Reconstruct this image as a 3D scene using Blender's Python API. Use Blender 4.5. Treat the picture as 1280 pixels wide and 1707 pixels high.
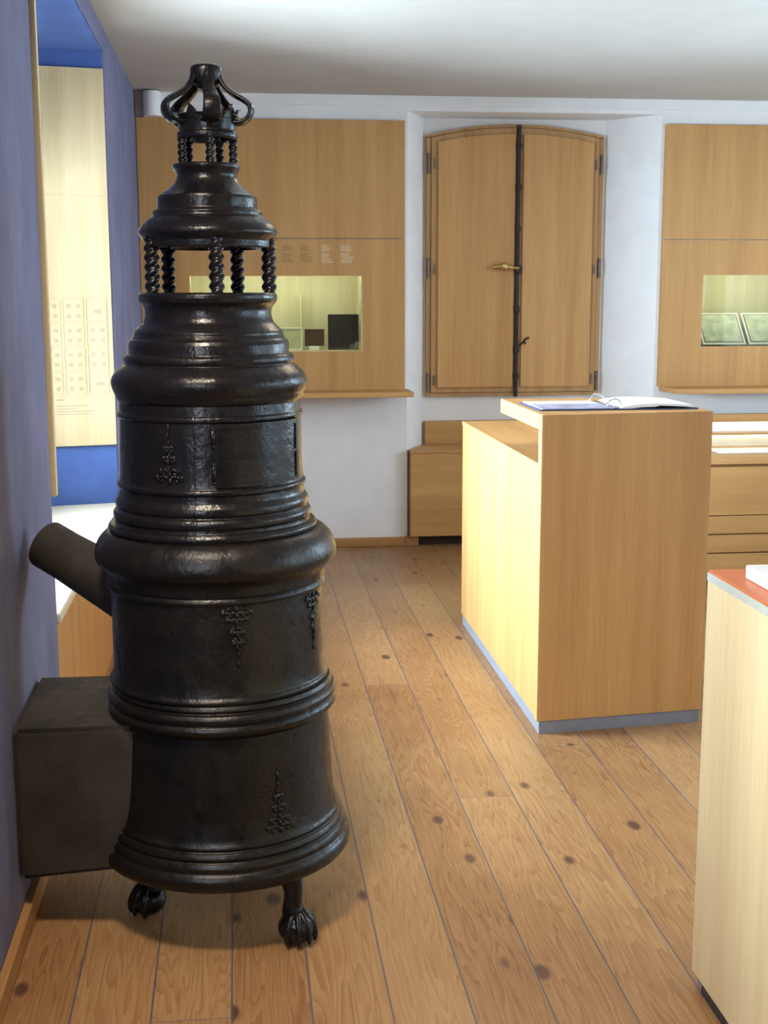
import bpy, bmesh, math, random
from mathutils import Vector, Matrix
random.seed(7)
sc = bpy.context.scene
COL = sc.collection
for o in list(bpy.data.objects): bpy.data.objects.remove(o, do_unlink=True)
PI = math.pi
sin, cos = math.sin, math.cos

# ------------------------------------------------------------------ camera
pit, yaw, rol = math.radians(9.7), math.radians(6.5), math.radians(-0.12)
F = Vector((sin(yaw)*cos(pit), cos(yaw)*cos(pit), -sin(pit)))
R0 = Vector((cos(yaw), -sin(yaw), 0)); U0 = R0.cross(F)
RR = R0*cos(rol) + U0*sin(rol); UU = U0*cos(rol) - R0*sin(rol)
cd = bpy.data.cameras.new('camera'); cam = bpy.data.objects.new('camera', cd); COL.objects.link(cam)
cd.sensor_fit = 'HORIZONTAL'; cd.sensor_width = 36; cd.lens = 2130/1280*36; cd.clip_start = .05
cam.matrix_world = Matrix(((RR.x, UU.x, -F.x, 0), (RR.y, UU.y, -F.y, 0), (RR.z, UU.z, -F.z, 1.55), (0, 0, 0, 1)))
sc.camera = cam

# ------------------------------------------------------------------ exposure, world, daylight, room lamps
sc.view_settings.view_transform = 'Standard'; sc.view_settings.look = 'None'
sc.view_settings.gamma = 1; sc.view_settings.use_curve_mapping = False
sc.view_settings.exposure = -0.18
w = bpy.data.worlds.new('sky'); sc.world = w; w.use_nodes = True
w.node_tree.nodes['Background'].inputs[0].default_value = (.62, .78, 1, 1)
w.node_tree.nodes['Background'].inputs[1].default_value = 1.6

def area(name, loc, target, sx, sy, power, color, spread=180):
    l = bpy.data.lights.new(name, 'AREA'); l.shape = 'RECTANGLE'; l.size = sx; l.size_y = sy
    l.energy = power; l.color = color; l.spread = math.radians(spread)
    o = bpy.data.objects.new(name, l); COL.objects.link(o); o.location = loc
    o.rotation_euler = (Vector(target)-Vector(loc)).to_track_quat('-Z', 'Y').to_euler()
    return o
# daylight through the window of the left niche
area('niche_window_daylight', (-2.8, 5.2, 1.55), (1.2, 4.3, 1.0), 1.4, 1.3, 1900, (.68, .80, 1))
# daylight through the window in the left wall beside the camera
area('left_window_daylight', (-.95, .85, 1.55), (1.0, 2.2, .9), 1.3, 1.15, 115, (.80, .88, 1), 130)
area('niche_window_daylight', (-2.6, 3.5, 1.45), (2.4, 7.9, 1.3), 2.2, 1.1, 950, (.68, .80, 1))
# daylight through the window in the right wall, behind the counter
area('right_window_daylight', (4.25, 1.9, 1.75), (0, 2.8, 1.0), 1.3, 1.5, 60, (.62, .78, 1))
area('far_right_fill_light', (4.3, 5.2, 1.7), (.4, 7.6, .9), 1.5, 1.2, 200, (.62, .76, 1))  # added fill for the back wall, through an unseen window
# added warm fill light at the camera end of the room, no window there
area('rear_fill_light', (2.5, -2.3, 1.7), (.8, 4, 1.6), 1.9, 1.4, 12, (1, .88, .78))
# warm ceiling lamps
area('ceiling_lamp_light', (-.30, 1.8, 2.66), (-.1, 2.9, 0.6), .36, .36, 30, (1, .84, .66), 110)
area('ceiling_lamp_light', (1.3, 5.2, 2.66), (1.3, 5.4, 0), .5, .5, 14, (1, .80, .56))

# ------------------------------------------------------------------ materials
def new_mat(name):
    m = bpy.data.materials.new(name); m.use_nodes = True
    nt = m.node_tree; b = nt.nodes['Principled BSDF']
    return m, nt, b
def N(nt, t, **kw):
    n = nt.nodes.new(t)
    for k, v in kw.items():
        if k in n.inputs: n.inputs[k].default_value = v
        else: setattr(n, k, v)
    return n
def L(nt, a, b): nt.links.new(a, b)
def math_n(nt, op, a, b=None, c=None):
    n = nt.nodes.new('ShaderNodeMath'); n.operation = op
    for i, v in enumerate((a, b, c)):
        if v is None: continue
        if isinstance(v, (int, float)): n.inputs[i].default_value = v
        else: nt.links.new(v, n.inputs[i])
    return n.outputs[0]
def ramp(nt, fac, stops):
    r = nt.nodes.new('ShaderNodeValToRGB'); e = r.color_ramp.elements
    while len(e) < len(stops): e.new(.5)
    for x, (p, c) in zip(e, stops): x.position = p; x.color = (*c, 1)
    nt.links.new(fac, r.inputs[0]); return r.outputs[0]
def coords(nt, scale, rot=(0, 0, 0)):
    t = nt.nodes.new('ShaderNodeTexCoord'); m = nt.nodes.new('ShaderNodeMapping')
    m.inputs['Scale'].default_value = scale; m.inputs['Rotation'].default_value = rot
    nt.links.new(t.outputs['Object'], m.inputs[0]); return m.outputs[0]
def add_bump(nt, b, h, strength, dist=.01):
    n = nt.nodes.new('ShaderNodeBump'); n.inputs['Strength'].default_value = strength
    n.inputs['Distance'].default_value = dist
    nt.links.new(h, n.inputs['Height']); nt.links.new(n.outputs[0], b.inputs['Normal'])

def wood(name, c1, c2, grain='z', rough=.45, fine=1.0, spec=.4):
    m, nt, b = new_mat(name)
    s = {'z': (14, 14, .55), 'x': (.55, 14, 14), 'y': (14, .55, 14)}[grain]
    s2 = {'z': (170, 170, 4), 'x': (4, 170, 170), 'y': (170, 4, 170)}[grain]
    n1 = N(nt, 'ShaderNodeTexNoise', Scale=1.0, Detail=4.0, Roughness=.55); L(nt, coords(nt, s), n1.inputs['Vector'])
    n2 = N(nt, 'ShaderNodeTexNoise', Scale=1.0, Detail=3.0, Roughness=.6); L(nt, coords(nt, s2), n2.inputs['Vector'])
    f = math_n(nt, 'ADD', math_n(nt, 'MULTIPLY', n1.outputs[0], .62), math_n(nt, 'MULTIPLY', n2.outputs[0], .38*fine))
    col = ramp(nt, f, [(.36, c2), (.62, c1)])
    L(nt, col, b.inputs['Base Color']); b.inputs['Roughness'].default_value = rough
    b.inputs['Specular IOR Level'].default_value = spec
    add_bump(nt, b, n2.outputs[0], .06, .003)
    return m
def plain(name, c, rough=.5, metal=0, noise=.0, nscale=30, bump=0):
    m, nt, b = new_mat(name)
    b.inputs['Roughness'].default_value = rough; b.inputs['Metallic'].default_value = metal
    n = N(nt, 'ShaderNodeTexNoise', Scale=float(nscale), Detail=5.0); L(nt, coords(nt, (1, 1, 1)), n.inputs['Vector'])
    lo = tuple(x*(1-noise) for x in c); hi = tuple(min(1, x*(1+noise)) for x in c)
    L(nt, ramp(nt, n.outputs[0], [(.3, lo), (.7, hi)]), b.inputs['Base Color'])
    if bump: add_bump(nt, b, n.outputs[0], bump, .01)
    return m
def emit(name, c, s):
    m, nt, b = new_mat(name); b.inputs['Base Color'].default_value = (*c, 1)
    b.inputs['Emission Color'].default_value = (*c, 1); b.inputs['Emission Strength'].default_value = s
    return m

OAK = wood('oak_veneer', (.53, .295, .108), (.41, .210, .070))
OAK_H = wood('oak_veneer_lying', (.53, .295, .108), (.41, .210, .070), 'y')
OAK_X = wood('oak_veneer_crosswise', (.53, .295, .108), (.41, .210, .070), 'x')
OAK_SHUT = wood('shutter_oak', (.60, .34, .13), (.47, .24, .08), 'z')
OAK_FRAME = wood('shutter_frame_oak', (.50, .29, .12), (.36, .19, .07), 'z')
PALE = wood('pale_oak', (.70, .56, .33), (.58, .44, .24))
PALE_BOARD = wood('pale_board', (.54, .43, .26), (.45, .34, .19))
PALE_H = wood('pale_oak_lying', (.68, .60, .46), (.60, .52, .38), 'y')
PINE_TRIM = wood('pine_skirting', (.42, .22, .08), (.30, .14, .05), 'y', .45)
PINE_TRIM_X = wood('pine_skirting_crosswise', (.42, .22, .08), (.30, .14, .05), 'x', .45)
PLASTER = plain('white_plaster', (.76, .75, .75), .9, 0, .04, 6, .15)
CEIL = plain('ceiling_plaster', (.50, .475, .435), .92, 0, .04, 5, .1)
PLINTH = plain('grey_plinth', (.20, .21, .25), .5, 0, .08, 20)
ALU = plain('plinth_strip', (.55, .55, .52), .4, .3, .05, 20)
STEEL = plain('ring_steel', (.75, .77, .8), .18, 1, .02)
BRASS = plain('old_brass', (.62, .46, .18), .28, 1, .15, 60)
DARK_IRON = plain('dark_forged_iron', (.035, .028, .03), .5, .6, .3, 80, .3)
HINGE = plain('hinge_metal', (.16, .14, .12), .4, .8, .3, 80)
WHITE = plain('white_plastic', (.78, .78, .76), .45, 0, .01)
PAPER = plain('paper_white', (.80, .82, .86), .35, 0, .02)
PAPER_SHEEN = plain('page_blue_sheen', (.42, .46, .68), .25, 0, .35, 9)  # blue reflection on the page, put into its base colour
BLUE_COVER = plain('blue_cover', (.02, .04, .12), .4)
ORANGE = plain('orange_linoleum', (.56, .14, .035), .42, 0, .05, 12)
EDGEBAND = plain('grey_edge_band', (.44, .45, .40), .5, 0, .05)
INK = plain('grey_ink', (.16, .13, .11), .7)
INK_FAINT = plain('faint_ink', (.27, .20, .13), .7)
INK_PALE = plain('pale_lettering', (.70, .62, .50), .6)
CASE = wood('case_lining', (.62, .59, .43), (.54, .50, .34), 'z', .6)
DARKPIC = plain('dark_picture', (.022, .018, .016), .35, 0, .5, 25)
BROWNPIC = plain('brown_picture', (.075, .036, .016), .4, 0, .3, 30)
GREENPIC = plain('pale_green_picture', (.46, .48, .30), .6, 0, .08, 25)
BRASSY_DOC = plain('document_grey_green', (.50, .54, .42), .6, 0, .25, 18)
TUBE = emit('case_lamp', (.96, 1.0, .78), 22.0)
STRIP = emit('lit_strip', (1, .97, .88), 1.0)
UNDER = emit('worktop_lamp', (1, .93, .55), 5.0)
DARKGAP = plain('shadow_gap_board', (.03, .02, .015), .8)

def glass_mat():
    m = bpy.data.materials.new('clear_glass'); m.use_nodes = True; nt = m.node_tree
    for n in list(nt.nodes): nt.nodes.remove(n)
    o = nt.nodes.new('ShaderNodeOutputMaterial'); t = nt.nodes.new('ShaderNodeBsdfTransparent')
    g = nt.nodes.new('ShaderNodeBsdfGlossy'); g.inputs['Roughness'].default_value = .02
    f = nt.nodes.new('ShaderNodeFresnel'); f.inputs[0].default_value = 1.45
    mx = nt.nodes.new('ShaderNodeMixShader'); t.inputs[0].default_value = (.94, .98, .95, 1)
    L(nt, f.outputs[0], mx.inputs[0]); L(nt, t.outputs[0], mx.inputs[1]); L(nt, g.outputs[0], mx.inputs[2])
    L(nt, mx.outputs[0], o.inputs[0]); return m
GLASS = glass_mat()

def iron(name, base, brown, rlo, rhi, bump):
    m, nt, b = new_mat(name)
    n1 = N(nt, 'ShaderNodeTexNoise', Scale=7.0, Detail=6.0, Roughness=.6); L(nt, coords(nt, (1, 1, 1)), n1.inputs['Vector'])
    n2 = N(nt, 'ShaderNodeTexNoise', Scale=90.0, Detail=4.0, Roughness=.6); L(nt, coords(nt, (1, 1, 1)), n2.inputs['Vector'])
    n3 = N(nt, 'ShaderNodeTexNoise', Scale=30.0, Detail=4.0, Roughness=.55); L(nt, coords(nt, (1, 1, .8)), n3.inputs['Vector'])
    L(nt, ramp(nt, n1.outputs[0], [(.38, base), (.68, brown)]), b.inputs['Base Color'])
    mr = nt.nodes.new('ShaderNodeMapRange'); mr.inputs[1].default_value = .35; mr.inputs[2].default_value = .7
    mr.inputs[3].default_value = rlo; mr.inputs[4].default_value = rhi
    L(nt, n3.outputs[0], mr.inputs[0]); L(nt, mr.outputs[0], b.inputs['Roughness'])
    b.inputs['Metallic'].default_value = 0.0
    b.inputs['Specular IOR Level'].default_value = .30
    h = math_n(nt, 'ADD', math_n(nt, 'MULTIPLY', n2.outputs[0], .35), n3.outputs[0])
    add_bump(nt, b, h, bump, .006)
    return m
IRON = iron('glossy_black_iron', (.005, .0045, .0055), (.008, .006, .006), .19, .34, .42)
IRON_MID = iron('satin_black_iron', (.004, .0034, .0032), (.010, .007, .0045), .27, .44, .45)
IRON_DUCT = iron('dull_brown_iron', (.022, .018, .014), (.042, .033, .024), .55, .75, .45)

def blue_paint():
    m, nt, b = new_mat('blue_limewash')
    n1 = N(nt, 'ShaderNodeTexNoise', Scale=1.6, Detail=6.0, Roughness=.62); L(nt, coords(nt, (1, 1.3, .7)), n1.inputs['Vector'])
    n2 = N(nt, 'ShaderNodeTexNoise', Scale=9.0, Detail=5.0, Roughness=.7); L(nt, coords(nt, (1, 1, .5)), n2.inputs['Vector'])
    f = math_n(nt, 'ADD', math_n(nt, 'MULTIPLY', n1.outputs[0], .6), math_n(nt, 'MULTIPLY', n2.outputs[0], .4))
    L(nt, ramp(nt, f, [(.34, (.095, .10, .18)), (.50, (.135, .14, .235)), (.68, (.20, .20, .30))]), b.inputs['Base Color'])
    b.inputs['Roughness'].default_value = .85
    add_bump(nt, b, n2.outputs[0], .35, .01)
    return m
BLUE = blue_paint()

def floor_mat():
    m, nt, b = new_mat('pine_floorboards')
    tc = nt.nodes.new('ShaderNodeTexCoord'); sp = nt.nodes.new('ShaderNodeSeparateXYZ'); L(nt, tc.outputs['Object'], sp.inputs[0])
    x, y = sp.outputs[0], sp.outputs[1]
    W = .1746
    u = math_n(nt, 'DIVIDE', math_n(nt, 'ADD', x, .391+W*40), W)
    bid = math_n(nt, 'FLOOR', u); fr = math_n(nt, 'FRACT', u)
    wn = nt.nodes.new('ShaderNodeTexWhiteNoise'); wn.noise_dimensions = '1D'; L(nt, bid, wn.inputs['W'])
    rnd = wn.outputs['Value']
    # end joints, each board shifted
    v = math_n(nt, 'ADD', math_n(nt, 'DIVIDE', y, 4.6), math_n(nt, 'MULTIPLY', rnd, 7.3))
    vid = math_n(nt, 'FLOOR', v); vf = math_n(nt, 'FRACT', v)
    wn2 = nt.nodes.new('ShaderNodeTexWhiteNoise'); wn2.noise_dimensions = '2D'
    cb = nt.nodes.new('ShaderNodeCombineXYZ'); L(nt, bid, cb.inputs[0]); L(nt, vid, cb.inputs[1]); L(nt, cb.outputs[0], wn2.inputs['Vector'])
    r2 = wn2.outputs['Value']
    # distance to seams
    dx = math_n(nt, 'MULTIPLY', math_n(nt, 'MINIMUM', fr, math_n(nt, 'SUBTRACT', 1, fr)), W)
    dy = math_n(nt, 'MULTIPLY', math_n(nt, 'MINIMUM', vf, math_n(nt, 'SUBTRACT', 1, vf)), 4.6)
    seamx = math_n(nt, 'LESS_THAN', dx, .0022); seamy = math_n(nt, 'LESS_THAN', dy, .0012)
    # coordinates per board
    cc = nt.nodes.new('ShaderNodeCombineXYZ'); L(nt, x, cc.inputs[0]); L(nt, y, cc.inputs[1])
    L(nt, math_n(nt, 'MULTIPLY', r2, 23.0), cc.inputs[2])
    P = cc.outputs[0]
    # knots
    mk = nt.nodes.new('ShaderNodeMapping'); mk.inputs['Scale'].default_value = (6.5, 3.4, 1); L(nt, P, mk.inputs[0])
    vo = nt.nodes.new('ShaderNodeTexVoronoi'); vo.inputs['Scale'].default_value = 1.0; vo.inputs['Randomness'].default_value = 1.0
    L(nt, mk.outputs[0], vo.inputs['Vector'])
    kd = vo.outputs['Distance']
    bump_k = math_n(nt, 'DIVIDE', .05, math_n(nt, 'ADD', math_n(nt, 'MULTIPLY', kd, kd), .035))
    # large growth rings stretched along the board, bent round the knots
    mg = nt.nodes.new('ShaderNodeMapping'); mg.inputs['Scale'].default_value = (8, .55, 1); L(nt, P, mg.inputs[0])
    nz = N(nt, 'ShaderNodeTexNoise', Scale=1.0, Detail=3.0, Roughness=.5); L(nt, mg.outputs[0], nz.inputs['Vector'])
    ring = math_n(nt, 'ADD', math_n(nt, 'MULTIPLY', nz.outputs[0], 30.0), bump_k)
    rings = math_n(nt, 'POWER', math_n(nt, 'FRACT', ring), 2.0)
    mf = nt.nodes.new('ShaderNodeMapping'); mf.inputs['Scale'].default_value = (150, 5, 1); L(nt, P, mf.inputs[0])
    nf = N(nt, 'ShaderNodeTexNoise', Scale=1.0, Detail=3.0, Roughness=.6); L(nt, mf.outputs[0], nf.inputs['Vector'])
    # wear patches
    mw = nt.nodes.new('ShaderNodeMapping'); mw.inputs['Scale'].default_value = (1.5, .9, 1); L(nt, tc.outputs['Object'], mw.inputs[0])
    nw = N(nt, 'ShaderNodeTexNoise', Scale=1.3, Detail=5.0, Roughness=.6); L(nt, mw.outputs[0], nw.inputs['Vector'])
    tone = math_n(nt, 'ADD', math_n(nt, 'ADD', math_n(nt, 'MULTIPLY', rings, .18), math_n(nt, 'MULTIPLY', nf.outputs[0], .35)),
                  math_n(nt, 'ADD', math_n(nt, 'MULTIPLY', r2, .13), math_n(nt, 'MULTIPLY', nw.outputs[0], .42)))
    col = ramp(nt, tone, [(.20, (.42, .255, .118)), (.50, (.295, .155, .062)), (.78, (.16, .062, .021))])
    # knots darker
    kmask = ramp(nt, kd, [(.085, (1, 1, 1)), (.15, (0, 0, 0))])
    pick = math_n(nt, 'GREATER_THAN', N_sep(nt, vo.outputs['Color']), 0.30)
    km = math_n(nt, 'MULTIPLY', math_n(nt, 'MULTIPLY', kmask, pick), .9)
    mx = nt.nodes.new('ShaderNodeMix'); mx.data_type = 'RGBA'; L(nt, km, mx.inputs[0]); L(nt, col, mx.inputs[6]); mx.inputs[7].default_value = (.07, .028, .02, 1)
    sm = math_n(nt, 'MAXIMUM', seamx, seamy)
    mx2 = nt.nodes.new('ShaderNodeMix'); mx2.data_type = 'RGBA'; L(nt, math_n(nt, 'MULTIPLY', sm, .85), mx2.inputs[0]); L(nt, mx.outputs[2], mx2.inputs[6]); mx2.inputs[7].default_value = (.075, .07, .095, 1)
    L(nt, mx2.outputs[2], b.inputs['Base Color'])
    rr = math_n(nt, 'ADD', math_n(nt, 'MULTIPLY', nw.outputs[0], .25), .27); L(nt, rr, b.inputs['Roughness'])
    b.inputs['Specular IOR Level'].default_value = .45
    h = math_n(nt, 'SUBTRACT', math_n(nt, 'MULTIPLY', nw.outputs[0], .6), math_n(nt, 'ADD', math_n(nt, 'MULTIPLY', sm, .6), math_n(nt, 'MULTIPLY', rings, .06)))
    add_bump(nt, b, h, .22, .004)
    return m
def N_sep(nt, c):
    s = nt.nodes.new('ShaderNodeSeparateColor'); nt.links.new(c, s.inputs[0]); return s.outputs[0]
FLOOR = floor_mat()

# ------------------------------------------------------------------ helpers
def wloc(o):
    v = Vector((0, 0, 0))
    while o: v += o.location; o = o.parent
    return v
def obj(name, bm, mat, parent=None, smooth=False, angle=None, origin=None):
    """bm holds world coordinates; the object's origin goes to its base (top level) or to its parent's origin"""
    if origin is None:
        if parent: origin = wloc(parent)
        else:
            xs = [v.co.x for v in bm.verts]; ys = [v.co.y for v in bm.verts]; zs = [v.co.z for v in bm.verts]
            origin = Vector(((min(xs)+max(xs))/2, (min(ys)+max(ys))/2, min(zs)))
    origin = Vector(origin)
    bmesh.ops.recalc_face_normals(bm, faces=bm.faces)
    bmesh.ops.translate(bm, vec=-origin, verts=bm.verts)
    me = bpy.data.meshes.new(name); bm.to_mesh(me); bm.free()
    if smooth: me.shade_smooth()
    if smooth and angle: me.set_sharp_from_angle(angle=math.radians(angle))
    me.materials.append(mat)
    o = bpy.data.objects.new(name, me); COL.objects.link(o)
    if parent: o.parent = parent; o.location = origin - wloc(parent)
    else: o.location = origin
    return o
def thing(name, label, cat, loc, group=None):
    o = bpy.data.objects.new(name, None); o.empty_display_size = .1; COL.objects.link(o); o.location = loc
    return tag(o, label, cat, group)
def tag(o, label, cat, group=None):
    o['label'] = label; o['category'] = cat
    if group: o['group'] = group
    return o
def struct(name, bm, mat, origin=(0, 0, 0), **k):
    o = obj(name, bm, mat, origin=origin, **k); o['kind'] = 'structure'; return o
def BM(): return bmesh.new()
def box(bm, x0, x1, y0, y1, z0, z1, bev=0, seg=2):
    vs = [bm.verts.new((x, y, z)) for z in (z0, z1) for y in (y0, y1) for x in (x0, x1)]
    fs = [bm.faces.new([vs[i] for i in q]) for q in ((0, 2, 3, 1), (4, 5, 7, 6), (0, 1, 5, 4), (2, 6, 7, 3), (0, 4, 6, 2), (1, 3, 7, 5))]
    if bev:
        es = list({e for f in fs for e in f.edges})
        bmesh.ops.bevel(bm, geom=es, offset=bev, segments=seg, affect='EDGES', profile=.5)
    return bm
def prism(bm, pts, z0, z1, bev=0):
    a = [bm.verts.new((x, y, z0)) for x, y in pts]; b = [bm.verts.new((x, y, z1)) for x, y in pts]
    n = len(pts); fs = [bm.faces.new(a[::-1]), bm.faces.new(b)]
    for i in range(n): fs.append(bm.faces.new((a[i], a[(i+1) % n], b[(i+1) % n], b[i])))
    if bev:
        es = list({e for f in fs for e in f.edges}); bmesh.ops.bevel(bm, geom=es, offset=bev, segments=2, affect='EDGES')
    return bm
def bx(*a, **k): return box(BM(), *a, **k)
def extrude_xz(bm, pts, y0, y1, bev=0):
    a = [bm.verts.new((x, y0, z)) for x, z in pts]; b = [bm.verts.new((x, y1, z)) for x, z in pts]
    n = len(pts); fs = [bm.faces.new(a), bm.faces.new(b[::-1])]
    for i in range(n): fs.append(bm.faces.new((a[i], b[i], b[(i+1) % n], a[(i+1) % n])))
    if bev:
        es = list({e for f in fs for e in f.edges}); bmesh.ops.bevel(bm, geom=es, offset=bev, segments=2, affect='EDGES')
    return bm
def spline(pts, n=8):
    """Catmull-Rom through tuples"""
    out = []; P = [pts[0]] + list(pts) + [pts[-1]]
    for i in range(1, len(P)-2):
        for k in range(n):
            t = k/n
            out.append(tuple(.5*((2*P[i][j]) + (-P[i-1][j]+P[i+1][j])*t + (2*P[i-1][j]-5*P[i][j]+4*P[i+1][j]-P[i+2][j])*t*t + (-P[i-1][j]+3*P[i][j]-3*P[i+1][j]+P[i+2][j])*t**3) for j in range(len(pts[0]))))
    out.append(tuple(pts[-1])); return out
def lathe(bm, prof, cx, cy, seg=128, wob=0, close=False):
    rings = []
    for r, z in prof:
        rings.append([bm.verts.new((cx+r*sin(a)*(1+wob*sin(3*a+z*5)), cy-r*cos(a)*(1+wob*sin(3*a+z*5)), z)) for a in [2*PI*k/seg for k in range(seg)]])
    pairs = list(zip(rings, rings[1:]))
    if close: pairs.append((rings[-1], rings[0]))
    for A, B in pairs:
        for k in range(seg):
            bm.faces.new((A[k], A[(k+1) % seg], B[(k+1) % seg], B[k]))
    if not close:
        for rg in (rings[0], rings[-1]): bm.faces.new(rg)
    return bm
def sweep(bm, path, radii, seg=12, flat=None, up=Vector((0, 0, 1)), cap=True):
    """round or elliptical tube; flat = (wide, thin) multipliers with 'up' as side reference"""
    rings = []; pts = [Vector(p) for p in path]
    for i, p in enumerate(pts):
        t = (pts[min(i+1, len(pts)-1)] - pts[max(i-1, 0)]).normalized()
        s = t.cross(up)
        if s.length < 1e-4: s = t.cross(Vector((1, 0, 0)))
        s.normalize(); q = s.cross(t).normalized()
        r = radii[i] if hasattr(radii, '__len__') else radii
        a1, a2 = (r, r) if flat is None else (r*flat[0], r*flat[1])
        rings.append([bm.verts.new(p + s*a1*cos(2*PI*k/seg) + q*a2*sin(2*PI*k/seg)) for k in range(seg)])
    for A, B in zip(rings, rings[1:]):
        for k in range(seg): bm.faces.new((A[k], A[(k+1) % seg], B[(k+1) % seg], B[k]))
    if cap: bm.faces.new(rings[0][::-1]); bm.faces.new(rings[-1])
    return bm
def blob(bm, c, rx, ry, rz, basis=None, sub=2):
    r = bmesh.ops.create_icosphere(bm, subdivisions=sub, radius=1)
    M = basis if basis else Matrix.Identity(3)
    for v in r['verts']: v.co = Vector(c) + M @ Vector((v.co.x*rx, v.co.y*ry, v.co.z*rz))

# ------------------------------------------------------------------ room shell
WX = -.555      # left wall plane
BY = 7.78       # back wall plane
CZ = 2.70
struct('floor', bx(-1.6, 3.9, -2.4, 8.5, -.1, 0), FLOOR)
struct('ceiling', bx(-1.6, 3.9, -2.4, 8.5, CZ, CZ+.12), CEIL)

m = BM()
prism(m, [(WX, 1.65), (WX, 3.82), (-1.25, 4.0), (-1.25, 1.65)], 0, CZ)
box(m, -1.25, WX, -2.4, .05, 0, CZ); box(m, -.85, WX, .05, 1.65, 0, .9); box(m, -.85, WX, .05, 1.65, 2.2, CZ)
prism(m, [(WX, 5.95), (WX, 8.4), (-1.25, 8.4), (-1.25, 5.80)], 0, CZ)
prism(m, [(WX, 3.82), (WX, 5.95), (-1.25, 5.80), (-1.25, 4.0)], 2.60, CZ)
# outer skin of the niche, around its window
box(m, -1.45, -1.25, 3.9, 6.0, 0, .92); box(m, -1.45, -1.25, 3.9, 6.0, 2.10, CZ)
box(m, -1.45, -1.25, 3.9, 4.15, .92, 2.10); box(m, -1.45, -1.25, 5.62, 6.0, .92, 2.10)
struct('wall_left', m, BLUE)
NICHE = plain('saturated_blue', (.05, .10, .30), .85, 0, .12, 7, .2)  # more saturated blue than the rest of the wall, for thin niche linings
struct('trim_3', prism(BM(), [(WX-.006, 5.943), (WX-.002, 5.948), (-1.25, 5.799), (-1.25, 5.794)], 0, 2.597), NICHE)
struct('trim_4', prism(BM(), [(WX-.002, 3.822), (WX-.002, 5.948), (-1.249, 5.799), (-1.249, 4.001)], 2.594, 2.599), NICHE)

def window(idx, x, y0, y1, z0, z1):
    m = BM(); t = .055
    box(m, x-.03, x+.03, y0, y0+t, z0, z1, .006); box(m, x-.03, x+.03, y1-t, y1, z0, z1, .006)
    box(m, x-.03, x+.03, y0+t, y1-t, z0, z0+t, .006); box(m, x-.03, x+.03, y0+t, y1-t, z1-t, z1, .006)
    yc = (y0+y1)/2; zc = z0+(z1-z0)*.62
    box(m, x-.028, x+.028, yc-.016, yc+.016, z0+t, z1-t, .004)
    box(m, x-.024, x+.024, y0+t, y1-t, zc-.02, zc+.02, .004)
    f = struct('window_%d' % idx, m, WHITE)
    obj('pane', bx(x-.004, x+.004, y0+.02, y1-.02, z0+.02, z1-.02), GLASS, f)
window(1, -1.38, 4.15, 5.62, .92, 2.10)
window(4, -.78, .05, 1.65, .9, 2.2)

# back wall: deep wall with a splayed shutter recess and two holes for the show cases
m = BM()
def wall_cells(xs, zs, holes, y0, y1):
    for i in range(len(xs)-1):
        for j in range(len(zs)-1):
            if (i, j) in holes: continue
            box(m, xs[i], xs[i+1], y0, y1, zs[j], zs[j+1])
wall_cells([-1.3, -.31, .80, 1.0], [0, 1.18, 1.76, CZ], {(1, 1)}, BY, 8.4)
wall_cells([2.61, 2.83, 3.62, 3.9], [0, 1.18, 1.76, CZ], {(1, 1)}, BY, 8.4)
prism(m, [(1.0, BY), (1.03, BY), (1.175, 8.08), (1.175, 8.4), (1.0, 8.4)], 0, CZ)
prism(m, [(2.585, BY), (2.61, BY), (2.61, 8.4), (2.325, 8.4), (2.325, 8.08)], 0, CZ)
box(m, 1.175, 2.325, 8.08, 8.4, 0, CZ)
prism(m, [(1.03, BY), (2.585, BY), (2.325, 8.08), (1.175, 8.08)], 2.615, CZ)
struct('wall_back', m, PLASTER)
# cove where the back wall meets the ceiling
m = BM(); 
struct('trim_1', bx(WX, 3.9, BY-.012, BY, 2.64, CZ), PLASTER)

# right wall with the window beside the counter, rear wall
m = BM()
for a in ((3.7, 3.9, -2.4, 1.2, 0, CZ), (3.7, 3.9, 2.6, 4.5, 0, CZ), (3.7, 3.9, 6.0, 8.4, 0, CZ), (3.7, 3.9, 4.5, 6.0, 0, 1.0), (3.7, 3.9, 4.5, 6.0, 2.35, CZ), (3.7, 3.9, 1.2, 2.6, 0, .95), (3.7, 3.9, 1.2, 2.6, 2.45, CZ)): box(m, *a)
struct('wall_right', m, PLASTER)
window(2, 3.8, 1.2, 2.6, .95, 2.45)
window(3, 3.8, 4.5, 6.0, 1.0, 2.35)  # unseen window, added for the far right fill light
struct('wall_rear', bx(-1.6, 3.9, -2.6, -2.4, 0, CZ), BLUE)

struct('baseboard_left', bx(WX, WX+.022, -2.4, 3.82, 0, .06, bev=.004), PINE_TRIM)
struct('baseboard_back', bx(WX, 1.045, BY-.03, BY, 0, .055, bev=.004), PINE_TRIM_X)
struct('trim_2', bx(1.02, 1.10, 7.745, 7.78, 0, .058, bev=.004), PINE_TRIM_X)

# ------------------------------------------------------------------ niche fittings
t = thing('storage_bench', 'pale topped wooden window seat inside the blue niche behind the stove pipe', 'bench', (-.9, 4.9, 0))
obj('seat_body', prism(BM(), [(-.565, 3.835), (-.565, 5.935), (-1.235, 5.79), (-1.235, 4.01)], 0, .57), OAK, t)
obj('seat_top', prism(BM(), [(-.545, 3.825), (-.545, 5.94), (-1.24, 5.79), (-1.24, 4.01)], .57, .60, .004), PALE_H, t)['label'] = 'pale whitish seat board'

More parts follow.
